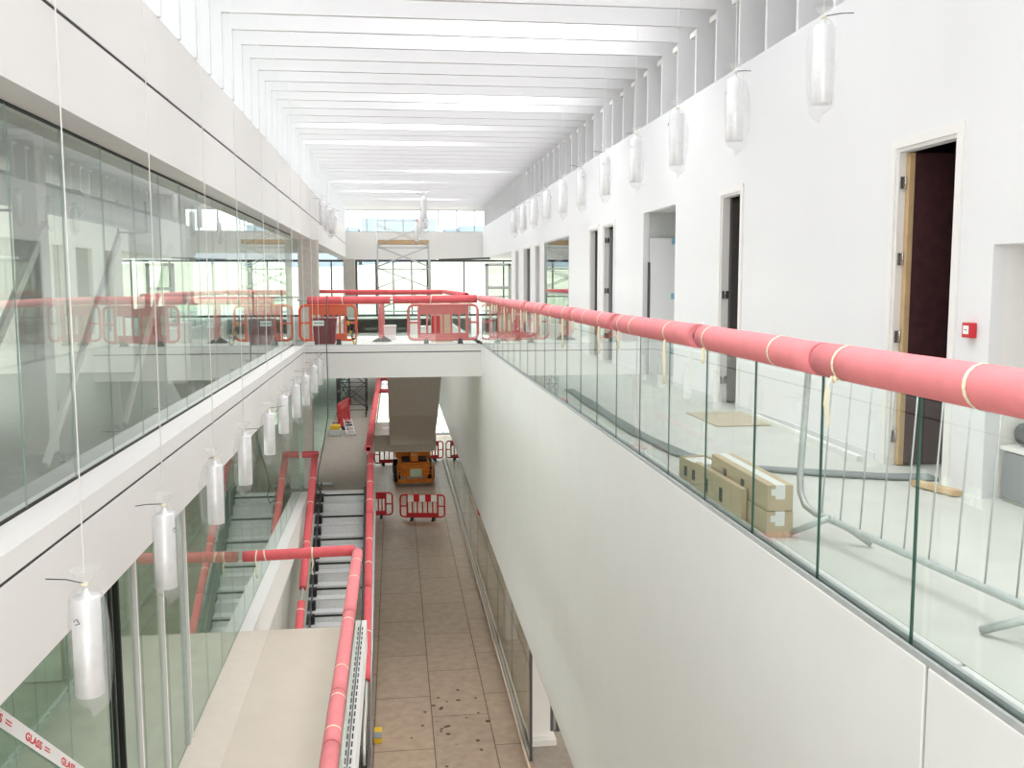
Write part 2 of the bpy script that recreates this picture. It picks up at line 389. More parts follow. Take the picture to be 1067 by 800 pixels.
struct('wall_left_lower_partition', f, gwall_low)
# enclosure behind the viewpoint
struct('wall_front', MB().box(-9.2, 9, YB-.2, YB, Z0, 6.1), white)
struct('wall_right_outer', MB().box(8.9, 9.0, YB, 45.3, Z0, -.6), white)
# posts seen through the left upper screen
f = MB(); f.box(-3.42, -3.2, 9.2, 9.45, -.02, 2.95); struct('column', f, white)
f = MB(); f.box(-3.6, -3.3, 15.6, 15.9, -.02, 2.95); struct('column', f, white)
# soffit ducts in the left room
t = thing('ventilation_duct', 'grey duct run under the ceiling of the glazed room, upper left', 'duct', (-4.4, 12, 2.65))
MB().tube([(0, -9, 0), (0, 9, 0)], .2, 14).build('duct_run', steel, t)
for y in (-6, -2, 2, 6): MB().tube([(0, y-.04, 0), (0, y+.04, 0)], .215, 14).build('joint_ring', steel, t)
for y in (-5, 0, 5): MB().box(-.24, .24, y-.02, y+.02, -.24, -.21).box(-.24, -.22, y-.02, y+.02, -.21, .3).box(.22, .24, y-.02, y+.02, -.21, .3).build('hanger', darkst, t)
# hillside outdoors
f = MB(); n = 40
def hh(x, y):
    d = max(0, max(y-60, -x-11)); return -7.8+min(12.2, d*.27)*1.0 + .5*math.sin(x*.13)+.4*math.sin(y*.21+1)
xs = [-90+i*5 for i in range(37)]; ys = [-40+i*5 for i in range(41)]
for yy in ys:
    for xx in xs: f.v.append((xx, yy, hh(xx, yy)-.6))
for j in range(len(ys)-1):
    for i in range(len(xs)-1):
        a = j*len(xs)+i; f.f.append((a, a+1, a+1+len(xs), a+len(xs))); f.m.append(0); f.sm.append(True)
struct('ground_hillside', f, grass)
struct('trim_far_building', MB().box(-30, -4.2, 118, 130, 3, 8.3).box(-3.8, 5.2, 118, 130, 3, 9.4).box(6.5, 8.0, 122, 130, 3, 8.4).box(8.4, 13, 122, 130, 3, 8.8), mat('distant_roof', (.42, .50, .60), .7, noise=.2, nscale=.2))

# ------------------------------------------------------------------ DOORS on the right wall
def casing(n, a, b, h, side_x=WR, wdt=.075):
    f = MB(); x0, x1 = side_x-.02, side_x+.1
    f.box(x0, side_x, a-wdt, a, 0, h+wdt); f.box(x0, side_x, b, b+wdt, 0, h+wdt); f.box(x0, side_x, a, b, h, h+wdt)
    f.box(side_x, x1, a-.001, a+.03, 0, h); f.box(side_x, x1, b-.03, b+.001, 0, h); f.box(side_x, x1, a+.03, b-.03, h-.03, h+.001)
    return struct(n, f, white)
def hinge(par, x, y, z):
    h = MB().tube([(x, y, z-.05), (x, y, z+.05)], .011, 8).box(x-.045, x-.008, y-.004, y+.008, z-.05, z+.05).box(x+.008, x+.045, y-.004, y+.008, z-.05, z+.05)
    struct('hinge', h, chrome, par)
d = casing('door_1', 6.75, 7.62, 2.66)
l = struct('door_leaf', MB().box(WR+.105, WR+1.1, 7.535, 7.58, .01, 2.62, 0, [0, 0, 1, 0, 0, 2]), [timber, maroon, timber], d)
struct('edge_strip', MB().box(WR+.06, WR+.1045, 7.525, 7.585, .01, 2.62), timber, d)
for z in (.25, 1.1, 1.75, 2.38): hinge(d, WR+.055, 7.575, z)
d = casing('door_2', 11.22, 11.92, 2.66)
struct('door_leaf', MB().box(WR+.105, WR+.98, 11.84, 11.885, .01, 2.62), greyleaf, d)
hinge(d, WR+.055, 11.88, .3); hinge(d, WR+.055, 11.88, 1.4)
d = casing('door_3', 17.95, 18.85, 2.68)
struct('door_leaf', bx(WR+.105, WR+1.05, 18.77, 18.815, .01, 2.62), cable_m, d); hinge(d, WR+.055, 18.81, .5); hinge(d, WR+.055, 18.81, 1.4); hinge(d, WR+.055, 18.81, 2.4)
d = casing('door_4', 19.36, 20.20, 2.68)
struct('door_leaf', bx(WR+.105, WR+1.0, 20.12, 20.165, .01, 2.62), greyleaf, d)
for k, (a, b) in enumerate(((27.30, 28.15), (29.18, 30.7), (32.0, 32.8))):
    d = casing('door_%d' % (5+k), a, b, 2.66)
    struct('door_leaf', bx(WR+.105, WR+.95, b-.08, b-.035, .01, 2.62), cable_m, d)
# interior window
d = struct('window_7', MB().box(WR, WR+.1, 22.69, 22.74, 0, 2.70).box(WR, WR+.1, 26.48, 26.53, 0, 2.7).box(WR, WR+.1, 22.74, 26.48, 2.66, 2.7), alu)
struct('pane', bx(WR+.02, WR+.035, 22.74, 26.48, .0, 2.66), gl_left, d)
# recess with leaning panel
d = struct('wall_recess', MB().box(WR+.1, WR+.62, 15.80, 15.9, 0, 2.8).box(WR+.6, WR+.7, 13.85, 15.8, 0, 2.8).box(WR+.1, WR+.7, 13.85, 13.95, 0, 2.8).box(WR+.1, WR+.7, 13.95, 15.8, 2.72, 2.8), grey_panel)
t = thing('white_panel', 'tall white panel standing in the wall recess, blue tags on its edge', 'panel', (WR+.24, 15.70, 0))
MB().box(-.14, .34, -.02, .02, 0, 2.30).build('board', wallw, t)
MB().box(-.18, -.145, -.02, .02, .9, 1.9).build('edge_strip', darkst, t)
bl = mat('blue_tag', (.25, .5, .65), .5)
for z in (.35, 1.28, 2.2): MB().box(.22, .338, -.03, -.021, z, z+.10).build('tag', bl, t); MB().tube([(.30, -.03, z-.06), (.33, -.045, z-.12), (.30, -.03, z-.18)], .008, 6).build('pull', alu, t)
# niche near the right edge
for b_ in ((WR+.62, WR+.68, 4.5, 6.37, 0, 1.9), (WR+.1, WR+.62, 6.27, 6.37, 0, 1.9), (WR+.1, WR+.62, 4.5, 4.6, 0, 1.9), (WR+.1, WR+.62, 4.6, 6.27, 1.82, 1.9)): struct('wall_niche', bx(*b_), white)
t = thing('low_cabinet', 'low grey cabinet with a white top inside the wall niche', 'cabinet', (WR+.13, 5.43, 0))
MB().box(0, .46, -.80, .80, 0, .37).build('body', [concrete], t)
MB().box(-.02, .46, -.815, .815, .37, .40).build('top', white, t)
MB().box(-.012, 0, .30, .78, .02, .36).build('side_panel', cable_m, t)
MB().tube([(-.02, -.2, .10), (-.05, -.2, .10), (-.05, -.2, .04)], .012, 8).build('pull', black, t)
t = tag(MB().tube([(WR+.25, 4.65, .485), (WR+.25, 5.3, .49), (WR+.26, 6.2, .485)], .08, 14, jit=.06).build('insulation_roll', pipe_m), 'dark grey roll of pipe insulation lying on the low cabinet', 'roll')
# fire call point, switch
t = thing('fire_call_point', 'small red fire alarm call point on the white wall beside the open door', 'alarm', (WR-.001, 6.47, 1.21))
MB().box(-.05, 0, -.055, .055, -.055, .055).build('housing', redpl, t, bevel=.006)
MB().box(-.054, -.0505, -.032, .032, -.028, .034).build('glass_window', whitepl, t)
MB().tube([(-.056, -.008, .003), (-.056, .008, .003)], .004, 6).build('press_mark', darkst, t)
t = thing('light_switch', 'small white wall switch beside the second door', 'switch', (WR-.001, 12.55, .98))
MB().box(-.012, 0, -.045, .045, -.045, .045).build('plate', whitepl, t); MB().box(-.018, -.012, -.012, .012, -.02, .02).build('rocker', white, t)

# ------------------------------------------------------------------ GLASS SCREENS AND BALUSTRADES
def pane_y(x, y0, y1, z0, z1, g, par, th=.010, e=None):    # glass in a plane of constant x
    MB().box(x-th/2, x+th/2, y0, y1, z0, z1, 0, [1, 1, 1, 0, 1, 0]).build('glass_panel', [g, e or gedge], par)
def pane_x(y, x0, x1, z0, z1, g, par, th=.016):
    MB().box(x0, x1, y-th/2, y+th/2, z0, z1, 0, [1, 1, 0, 1, 0, 1]).build('glass_panel', [g, gedge], par)
t = thing('glass_balustrade', 'long glass balustrade along the right walkway, topped by red foam', 'balustrade', (0, 0, 0))
y = .95
while y < 23.4:
    pane_y(2.165, y+.006, min(y+.904, 23.7), .02, 1.15, gl, t, .010 if y < 6 else .007, gedge if y < 6 else gedge_m); y += .91
MB().box(2.135, 2.152, .9, 23.6, .001, .03).box(2.178, 2.2, .9, 23.6, .001, .045).build('base_channel', [alu], t)
MB().box(2.1525, 2.1775, .9, 23.6, .002, .016).build('gasket', black, t)
MB().tube([(2.17, .9, 1.18), (2.17, 23.7, 1.18)], .028, 12).build('handrail', steel, t)
t = thing('glass_balustrade', 'glass balustrade across the front of the far bridge', 'balustrade', (0, 0, 0))
x = -2.12
while x < 2.0:
    pane_x(23.68, x+.005, min(x+.905, 2.12), .032, 1.12, gl, t); x += .91
MB().box(-2.2, 2.12, 23.645, 23.67, .031, .06).build('base_channel', alu, t)
MB().tube([(-2.35, 23.68, 1.16), (2.15, 23.68, 1.16)], .028, 12).build('handrail', steel, t)
t = thing('glass_balustrade', 'glass balustrade round the second void beyond the bridge', 'balustrade', (0, 0, 0))
for k in range(14): pane_y(2.20, 27.6+k*1.02, 28.6+k*1.02, .02, 1.15, gl, t)
for k in range(4): pane_x(42.05, -2.1+k*1.07, -1.05+k*1.07, .03, 1.15, gl, t)
for k in range(4): pane_x(27.45, -2.1+k*1.07, -1.05+k*1.07, .03, 1.12, gl, t)
MB().tube([(-2.1, 42.05, 1.17), (2.2, 42.05, 1.17), (2.2, 27.5, 1.17), (-2.1, 27.45, 1.17)], .028, 10).build('handrail', steel, t)
# left screen (upper)
t = thing('glass_screen', 'full-height glass wall of the upper room on the left', 'glass wall', (0, 0, 0))
ys = [-.45+1.02*k for k in range(25)]
for a, b in zip(ys[:-1], ys[1:]): pane_y(GL-.01, a+.004, b-.004, .05, 2.735, gl_left, t, .008, gedge_l)
MB().box(GL-.03, GL+.01, -.5, 24.0, .0456, .052).box(GL-.03, GL+.01, -.5, 24.0, 2.728, 2.739).build('gasket', black, t)
# left screen (lower)
t = thing('glass_screen', 'green-tinted glass wall beside the lower landing on the left', 'glass wall', (0, 0, 0))
ys = [2.2+1.02*k for k in range(23)]
for a, b in zip(ys[:-1], ys[1:]): pane_y(GL-.01, a+.004, b-.004, Z1+.002, -.765, gl_low, t, .008, gedge_l)
f = MB()
for y in (9.12, 10.12): f.box(GL-.03, GL+.025, y-.024, y+.024, Z1+.001, -.77)
f.build('mullion', white, t)
for y, m in ((8.34, black), (8.56, black), (11.1, alu), (11.28, white)):
    MB().box(GL-.03, GL+.02, y-.02, y+.02, Z1+.001, -.77).build('mullion', m, t)
# glass wall at ground level on the right
t = thing('glass_screen', 'ground-floor glass wall below the white bulkhead', 'glass wall', (0, 0, 0))
y = 17.62
while y < 50:
    pane_y(2.52, y+.005, y+2.99, Z0+.03, -4.47, gl_left, t); y += 3.0 if y > 17 else 3.0
MB().box(2.495, 2.545, 17.6, 50, Z0+.001, Z0+.03).build('base_channel', alu, t)
MB().box(2.495, 2.545, 17.55, 17.61, Z0+.001, -4.47).build('end_post', darkst, t)
# landing balustrade
t = thing('glass_balustrade', 'glass balustrade round the lower landing, under brightly lit red foam', 'balustrade', (0, 0, 0))
for k in range(12): pane_y(-.612, 1.6+k*1.12+.004, 1.6+(k+1)*1.12-.004, Z1-.1, Z1+1.05, gl, t)
MB().box(-.644, -.625, 1.5, 15.05, Z1-.3, Z1+.01).box(-.600, -.52, 1.5, 15.05, Z1-.45, Z1+.0).build('edge_channel', white, t)
for k in range(64): MB().box(-.585, -.568, 2+k*.2, 2.13+k*.2, Z1+.001, Z1+.004).build('slot', black, t)
MB().tube([(-.65, 1.5, -2.75), (-.65, 15.2, -2.75), (GL+.01, 15.2, -2.75)], .028, 12).build('handrail', steel, t)

# ------------------------------------------------------------------ FOAM SLEEVES
def sleeve(label, p0, p1, group, r=.085, ties=(), parent=None, tail=.22, sag=0, m=foam, seg=8):
    p0 = Vector(p0); p1 = Vector(p1); c = (p0+p1)/2; d = (p1-p0).normalized()
    o = MB().hollow(p0-c, p1-c, r, r*.55, 22, 0, 1, seg, .012, sag).build('foam_sleeve', [m, foam_in])
    o.location = c; tag(o, label, 'pipe insulation', group)
    side = Vector((0, 0, 1)).cross(d).normalized()
    if side.x > 0 and abs(d.y) > .5: side = -side
    if abs(d.x) > .5: side = Vector((0, -1, 0))
    upv = side.cross(d).normalized(); upv = upv if upv.z > 0 else -upv
    for tt in ties:
        t_, ln = tt if isinstance(tt, tuple) else (tt, tail)
        q = p0.lerp(p1, t_)-c
        f = MB(); n = 18; rr = r*1.035; tilt = random.uniform(-.25, .25)
        for j in range(n):
            a0 = 2*PI*j/n; a1 = 2*PI*(j+1)/n; P = []
            for a in (a0, a1):
                base = q + rr*(math.cos(a)*side+math.sin(a)*upv) + d*tilt*r*math.sin(a)
                P.append(base)
            wv = d*.011
            f.quad([P[0]-wv, P[0]+wv, P[1]+wv, P[1]-wv], 0, True)
        k = q + side*rr*.8 - upv*rr*.7
        if ln > 0:
            pts = [k, k+Vector((0, 0, -ln*.35))+d*.01, k+Vector((0, 0, -ln*.7))-d*.012, k+Vector((0, 0, -ln))+d*.008]
            f.tube(pts, .006, 6, rr=[.009, .014, .010, .013])
        f.build('tape_tie', tape, o)
    return o
bounds = [1.2, 4.51, 6.48, 8.97, 11.1, 13.25, 15.14, 18.09, 20.38, 23.55]
tiesY = [(4.25, .02), (3.2, 0), (5.04, 0), (6.18, .10), (7.11, .34), (8.64, .16), (8.2, 0), (9.5, .27), (10.3, 0), (10.92, .13), (11.6, .36), (12.6, .12), (13.25+.1, .35), (13.9, .3), (14.86, .22), (15.53, .3), (16.65, .25), (17.94, .25), (20.19, .2), (19.2, .15), (21.6, .2)]
for k in range(9):
    a, b = bounds[k]+.012, bounds[k+1]-(.13 if k in (1, 2, 4, 5) else .012)
    ts = [((y-a)/(b-a), l) for y, l in tiesY if a < y < b]
    dz = random.uniform(-.006, .006)
    sleeve('red foam pipe sleeve, %s from the viewer on the right walkway handrail' % (ORD[k] if k else 'the length nearest'), (2.13, a, 1.18+dz), (2.13, b, 1.18-dz), 'red foam sleeves on the right handrail', .085, ts, m=foam_lit)
# wide hanging strip of tape on the nearest sleeve
o = [o for o in bpy.data.objects if o.name.startswith('foam_sleeve')][0]
f = MB(); c = o.location
pts = [(-.085, 4.25, -.06, .012), (-.10, 4.255, -.10, .006), (-.105, 4.25, -.14, .03), (-.105, 4.26, -.20, .028), (-.10, 4.245, -.26, .022), (-.10, 4.25, -.31, .012)]
for (x, y, z, h), (x2, y2, z2, h2) in zip(pts[:-1], pts[1:]):
    P = lambda X, Y, Z: (2.13+X-c.x, Y-c.y, 1.18+Z-c.z)
    f.quad([P(x, y-h, z), P(x, y+h, z), P(x2, y2+h2, z2), P(x2, y2-h2, z2)], 0, True)
f.build('tape_tail', tape, o)
g = 'red foam sleeves on the bridge handrail'
sleeve('red foam sleeve on the left half of the bridge handrail', (-2.10, 23.62, 1.145), (-.10, 23.62, 1.15), g, .095, [(.42, 0)])
sleeve('red foam sleeve on the right half of the bridge handrail', (-.04, 23.62, 1.155), (2.03, 23.62, 1.17), g, .098, [(.45, 0)])
g = 'red foam sleeves beyond the bridge'
sleeve('red foam sleeve on the far cross rail of the second void', (-2.1, 42.0, 1.17), (2.1, 42.0, 1.17), g, .11)
sleeve('red foam sleeve on the back rail of the bridge, left part', (-2.1, 27.4, 1.33), (-.2, 27.4, 1.33), g, .05)
sleeve('red foam sleeve along the right side of the second void, near part', (2.12, 28.2, 1.2), (2.12, 34.8, 1.2), g, .085, [.2, .5, .8])
sleeve('red foam sleeve along the right side of the second void, far part', (2.12, 34.9, 1.2), (2.12, 41.8, 1.2), g, .085)
# landing rail
g = 'red foam sleeves round the lower landing'
lb = [3.0, 8.6, 9.75, 12.2, 15.12]
for k in range(4):
    sleeve('brightly lit red foam sleeve on the landing side rail, %s length from the viewer' % ORD[k], (-.65, lb[k]+.01, -2.75), (-.65, lb[k+1]-.01, -2.75), g, .085 if k != 2 else .082, [(.25, 0), (.88, 0)] if k in (1, 2) else [(.5, 0), (.8, .9)], m=foam_lit)
sleeve('red foam sleeve on the cross rail at the end of the landing', (GL+.03, 15.2, -2.77), (-.70, 15.2, -2.73), g, .085, [(.12, .28), (.2, 0), (.62, .28)])
# escalator sleeves
def esc(y): return Z1-(24.9-y)*.577
g = 'red foam sleeves on the escalator handrails'
def es(label, x, y0, y1, dz=.95, **k): sleeve(label, (x, y0, min(esc(y0), Z1)+dz), (x, y1, min(esc(y1), Z1)+dz), g, .085, **k)
es('red foam sleeve on the right escalator handrail, top length', -.68, 22.95, 24.86, ties=[(.2, 0), (.5, 0), (.8, 0)])
es('red foam sleeve on the right escalator handrail, middle length', -.68, 20.9, 22.93, ties=[(.3, 0), (.62, 0)])
es('red foam sleeve on the right escalator handrail, lowest length', -.68, 18.75, 20.88, ties=[(.5, 0)])
es('red foam sleeve on the left escalator handrail, upper length', -2.12, 20.95, 24.86, ties=[(.3, 0), (.6, 0), (.8, 0)])
es('red foam sleeve on the left escalator handrail, lower length', -2.12, 18.6, 20.6, ties=[(.9, 0)])
sleeve('short red foam sleeve turning to the glass at the top of the escalator', (-2.46, 25.05, -2.90), (-2.04, 25.05, -2.89), g, .085)
g = 'darker red foam sleeves along the middle-floor edge'
cy = [24.95, 28.6, 32.5, 37.5, 46.5]
for k in range(4):
    sleeve('dark red foam sleeve on the middle-floor edge rail, %s length past the escalator' % ORD[k], (-.74, cy[k]+.02, -2.77), (-.74, cy[k+1]-.02, -2.77), g, .1)
sleeve('red foam sleeve crossing behind the concrete stair, upper of two', (-.7, 43.5, -2.78), (1.2, 43.5, -2.78), g, .1)
sleeve('red foam sleeve crossing behind the concrete stair, lower of two', (-.7, 42.0, -3.15), (1.2, 42.0, -3.15), g, .1)
t = thing('glass_balustrade', 'glass balustrade along the middle-floor edge past the escalator', 'balustrade', (0, 0, 0))
for k in range(16): pane_y(-.79, 25.5+k*1.3, 25.5+k*1.3+1.28, Z1+.002, Z1+1.05, gl, t)
MB().tube([(-.74, 25.3, -2.77), (-.74, 46.7, -2.77)], .028, 10).build('handrail', steel, t)
MB().tube([(-.74, 43.5, -2.78), (1.25, 43.5, -2.78)], .028, 10).tube([(-.74, 42.0, -3.15), (1.25, 42.0, -3.15)], .028, 10).build('cross_rail', steel, t)

# ------------------------------------------------------------------ ESCALATOR
t = thing('escalator', 'escalator under construction rising to the middle floor, steps sheeted grey', 'escalator', (0, 0, 0))
for k in range(20):
    y = 24.9-.346*k-.02; z = Z1-.2*(k+1)+.2
    if k == 0: f = MB().box(-1.96, -.86, 24.62, 24.9, Z1-.06, Z1+.012)
    else:
        yt = 24.62-.346*(k-1); zt = Z1-.2*k
        if zt < Z0+.02: break
        f = MB(); f.box(-1.96, -.86, yt-.346, yt+.02, zt-.012, zt, 0)
        f.box(-1.96, -.86, yt+.0, yt+.012, zt, zt+.185 if k > 1 else Z1-.062, 0)
        f.box(-1.96, -.86, yt-.35, yt-.325, zt-.001, zt+.012, 2)
        if k % 2 == 1 : f.box(-1.96, -.86, yt-.002, yt-.0005, zt+.12, zt+.17, 1)
    f.build('step', [tread, black, alu], t)
for x0, x1, nm in ((-2.06, -1.97, 'left'), (-.85, -.76, 'right')):
    f = MB()
    ya, yb = 17.3, 25.3
    prof = [(ya, Z0+.02), (18.3, Z0+.25), (24.75, Z1+.12), (yb, Z1+.15)]
    for (y0, z0), (y1, z1) in zip(prof[:-1], prof[1:]):
        f.quad([(x0, y0, z0-.35), (x0, y1, z1-.45), (x0, y1, z1), (x0, y0, z0)][::-1]); f.quad([(x1, y0, z0-.35), (x1, y1, z1-.45), (x1, y1, z1), (x1, y0, z0)]); f.quad([(x0, y0, z0), (x1, y0, z0), (x1, y1, z1), (x0, y1, z1)])
    f.build('skirt', [darkst], t)
    f = MB()
    for (y0, z0), (y1, z1) in zip(prof[:-1], prof[1:]):
        xm = (x0+x1)/2+(.03 if nm == 'left' else .05)
        f.quad([(xm, y0, z0+.02), (xm, y1, z1+.02), (xm, y1, z1+.78), (xm, y0, z0+.78)])
    f.build('balustrade_glass', [gl], t)
# toothed black edge blocks beside the steps
f = MB()
for k in range(18):
    y = 24.7-.346*k; z = Z1-.2*k
    MB().box(-1.969, -1.89, y-.24, y-.08, z-.19, z+.0).build('side_bracket', black, t)
xr = -.68
MB().tube([(xr, 25.5, Z1+.95), (xr, 24.9, Z1+.95), (xr, 18.3, esc(18.3)+.95), (xr, 17.3, Z0+.98), (xr, 16.9, Z0+.8), (xr, 16.85, Z0+.5)], .03, 10).build('handrail', [steel], t)
MB().tube([(-2.45, 25.05, Z1+.95), (-2.12, 25.05, Z1+.95), (-2.12, 24.9, Z1+.95), (-2.12, 18.3, esc(18.3)+.95), (-2.12, 17.3, Z0+.98), (-2.12, 16.9, Z0+.8), (-2.12, 16.85, Z0+.5)], .03, 10).build('handrail', [steel], t)
# outer truss cladding and machinery on the right flank
f = MB(); f.quad([(-.58, 17.0, Z0+.02), (-.58, 25.2, Z0+3.2), (-.58, 25.2, Z1+.05), (-.58, 24.8, Z1+.05), (-.58, 18.2, Z0+.15), (-.58, 17.0, Z0+.12)])
f.quad([(-.62, 17.0, Z0+.02), (-.62, 25.2, Z0+3.2), (-.62, 25.2, Z1+.05), (-.62, 24.8, Z1+.05), (-.62, 18.2, Z0+.15), (-.62, 17.0, Z0+.12)][::-1])
f.quad([(-.62, 17, Z0+.12), (-.58, 17, Z0+.12), (-.58, 18.2, Z0+.15), (-.62, 18.2, Z0+.15)]); f.quad([(-.62, 18.2, Z0+.15), (-.58, 18.2, Z0+.15), (-.58, 24.8, Z1+.05), (-.62, 24.8, Z1+.05)])
f.build('outer_cladding', [alu], t)
MB().box(-1.9, -.9, 16.0, 17.9, Z0+.001, Z0+.03).build('landing_plate', alu, t)
for k in range(5): MB().box(-.77+.01*(k % 2), -.66, 15.2+.6*k, 15.5+.6*k, Z0+.031, Z0+.25+.1*(k % 3)).build('drive_part', black if k % 2 else darkst, t)
t = thing('small_box', 'small yellow box with a grey lid on the ground beside the escalator foot', 'box', (-.47, 18.9, Z0))
MB().box(-.08, .08, -.25, .25, 0, .12).build('body', yellow, t, bevel=.01); MB().box(-.085, .085, -.26, -.02, .121, .14).build('lid', cable_m, t, bevel=.004)

# ------------------------------------------------------------------ CONCRETE STAIR
t = thing('concrete_stair', 'bare concrete stair flight hanging below the bridge', 'stair', (0, 0, 0))
xl, xr_ = -.24, 1.34
f = MB()
A = [(27.5, -.76-.15), (27.9, -1.16), (30.5, -2.68), (35.0, -4.66)]      # underside
Btop = [(27.5, -.0), (28.0, -.05), (34.3, -3.85), (35.0, -3.85)]
n = len(A)
und = [(y, z) for y, z in A]; topv = []
ny = 21
for k in range(ny):
    y0 = 27.6+k*(34.0-27.6)/ny; z0 = -.0-k*3.85/ny
    topv += [(y0, z0), (y0+(34.0-27.6)/ny, z0)]
topv.append((35.0, -3.85))
poly = und + topv[::-1] + [(27.5, 0)]
for x, rev in ((xl, False), (xr_, True)):
    P = [(x, y, z) for y, z in poly]; f.quad(P if rev else P[::-1])
N = len(poly)
for i in range(N):
    a, b = poly[i], poly[(i+1) % N]
    f.quad([(xl, a[0], a[1]), (xl, b[0], b[1]), (xr_, b[0], b[1]), (xr_, a[0], a[1])][::-1])
f.build('flight', concrete, t)
MB().box(xl-.02, xl+.01, 35.02, 37.15, Z1+.001, Z1+.12).box(-.5, xl, 35.0, 35.1, Z1+.001, Z1+.12).build('landing_upstand', white, t)

# ------------------------------------------------------------------ PENDANT LAMPS
def pendant(r=.08, h=.59, wire=6.0, loose=1.0, seed=0, marks=True):
    rnd = random.Random(seed)
    t = thing('pendant_lamp', 'x', 'lamp', (0, 0, 0))
    MB().lathe((0, 0, 0), [(0, 0), (r*.97, 0), (r, .004), (r, h-.004), (r*.97, h), (.03, h), (.012, h+.05), (0, h+.05)], 24).build('lamp_body', lampw, t)
    # bag
    f = MB(); n = 20; prof = [(-.09, .12), (-.05, .75), (-.01, 1.12), (.1, 1.12), (.25, 1.2), (.42, 1.18), (h-.02, 1.15), (h+.03, .85), (h+.07, .2), (h+.1, .5), (h+.16, 1.0)]
    skew = rnd.uniform(0, 2*PI)
    for z, k in prof:
        for j in range(n):
            a = 2*PI*j/n; wob = 1+.05*math.sin(3*a+z*7+skew)+rnd.uniform(-.015, .015)
            ex = 1+.45*loose*max(0, math.cos(a-skew))*(1 if -.0 < z < h*.9 else .4)
            rr = r*k*wob*ex
            drop = (-.06*max(0, math.cos(a-skew)) if z < 0 else 0)
            f.v.append((rr*math.cos(a), rr*math.sin(a), z+drop))
    for k in range(len(prof)-1):
        for j in range(n):
            A = k*n; B = A+n; f.f.append((A+j, A+(j+1) % n, B+(j+1) % n, B+j)); f.m.append(0); f.sm.append(rnd.random() > .0)
    bag = f.build('plastic_bag', bag_m, t)
    MB().tube([(0, 0, h+.045), (0, 0, h+wire)], .0045, 6).build('suspension_wire', white, t)
    if rnd.random() < .7:
        a = rnd.uniform(PI*.8, PI*1.3); MB().tube([(0, 0, h+.075), (.12*math.cos(a), .04, h+.09), (.24*math.cos(a), .1*math.sin(a), h+.10)], .004, 6).build('cable_tie', darkst, t)
    MB().tube([(0, 0, h+.062), (0, 0, h+.078)], .02, 10).build('bag_tie', tape, bag)
    if marks:
        a = -PI/2+rnd.uniform(-.6, .2); q = r*1.3
        MB().tube([(q*math.cos(a), q*math.sin(a), h*.80), (q*math.cos(a+.2), q*math.sin(a+.2), h*.83), (q*math.cos(a+.35), q*math.sin(a+.35), h*.78), (q*math.cos(a+.1), q*math.sin(a+.1), h*.77)], .003, 5).build('print_mark', darkst, bag)
    return t
CT = 5.9
protos = [pendant(seed=s, loose=l, wire=1.0) for s, l in ((1, 1.0), (2, .6), (3, 1.3))]
for p in protos:
    for c in p.children:
        if c.name.startswith('suspension_wire'): c['w'] = 1
used = [False]*3
def lamp_at(x, y, z, label, group, pi, rz=0, s=1):
    p = protos[pi]
    o = p if not used[pi] else copy_tree(p)
    used[pi] = True
    o.location = (x, y, z); o.rotation_euler = (0, 0, rz); o['label'] = label; o['group'] = group; o['category'] = 'lamp'
    for c in o.children:
        if c.name.startswith('suspension_wire'):
            L = CT-(z+.59)-.05; c.scale = (1, 1, L); c.location = (0, 0, (.635)*(1-L))
    return o
lampL = [(5.6, -.825), (7.5, -.80), (9.6, -.82), (11.5, -.83), (13.75, -.87), (15.5, -.84), (17.5, -.87), (19.4, -.88), (21.4, -.86), (23.0, -.85)]
for k, (y, z) in enumerate(lampL):
    lamp_at(-1.80, y, z, 'wrapped cylindrical pendant lamp, %s in the low left row' % ('the nearest' if k == 0 else ORD[k]), 'pendant lamps in the low left row', k % 3, k*.9)
for k in range(11):
    y = 7.3+1.94*k
    lamp_at(3.35, y, 2.95, 'wrapped white pendant lamp, %s in the high right row' % ('the nearest' if k == 0 else ORD[k]), 'pendant lamps in the high right row', (k+1) % 3, PI+k*.7)
for k, (y, z, x) in enumerate(((25.2, 3.05, -1.8), (27.0, 3.0, -1.8), (28.8, 3.0, -1.8), (30.4, 3.12, -1.85))):
    lamp_at(x, y, z, 'small distant pendant lamp by the left fascia, %s of four' % ('nearest' if k == 0 else ORD[k]), 'distant pendant lamps by the left fascia', k % 3, k)
for k, (x, y, z) in enumerate(((.86, 27.0, 3.35), (.82, 29.0, 3.05), (1.0, 31.0, 3.3), (.80, 33.2, 3.0))):
    lamp_at(x, y, z, 'distant pendant lamp in the cluster before the end wall, %s of four' % ('nearest' if k == 0 else ORD[k]), 'pendant lamp cluster over the second void', k % 3, k)

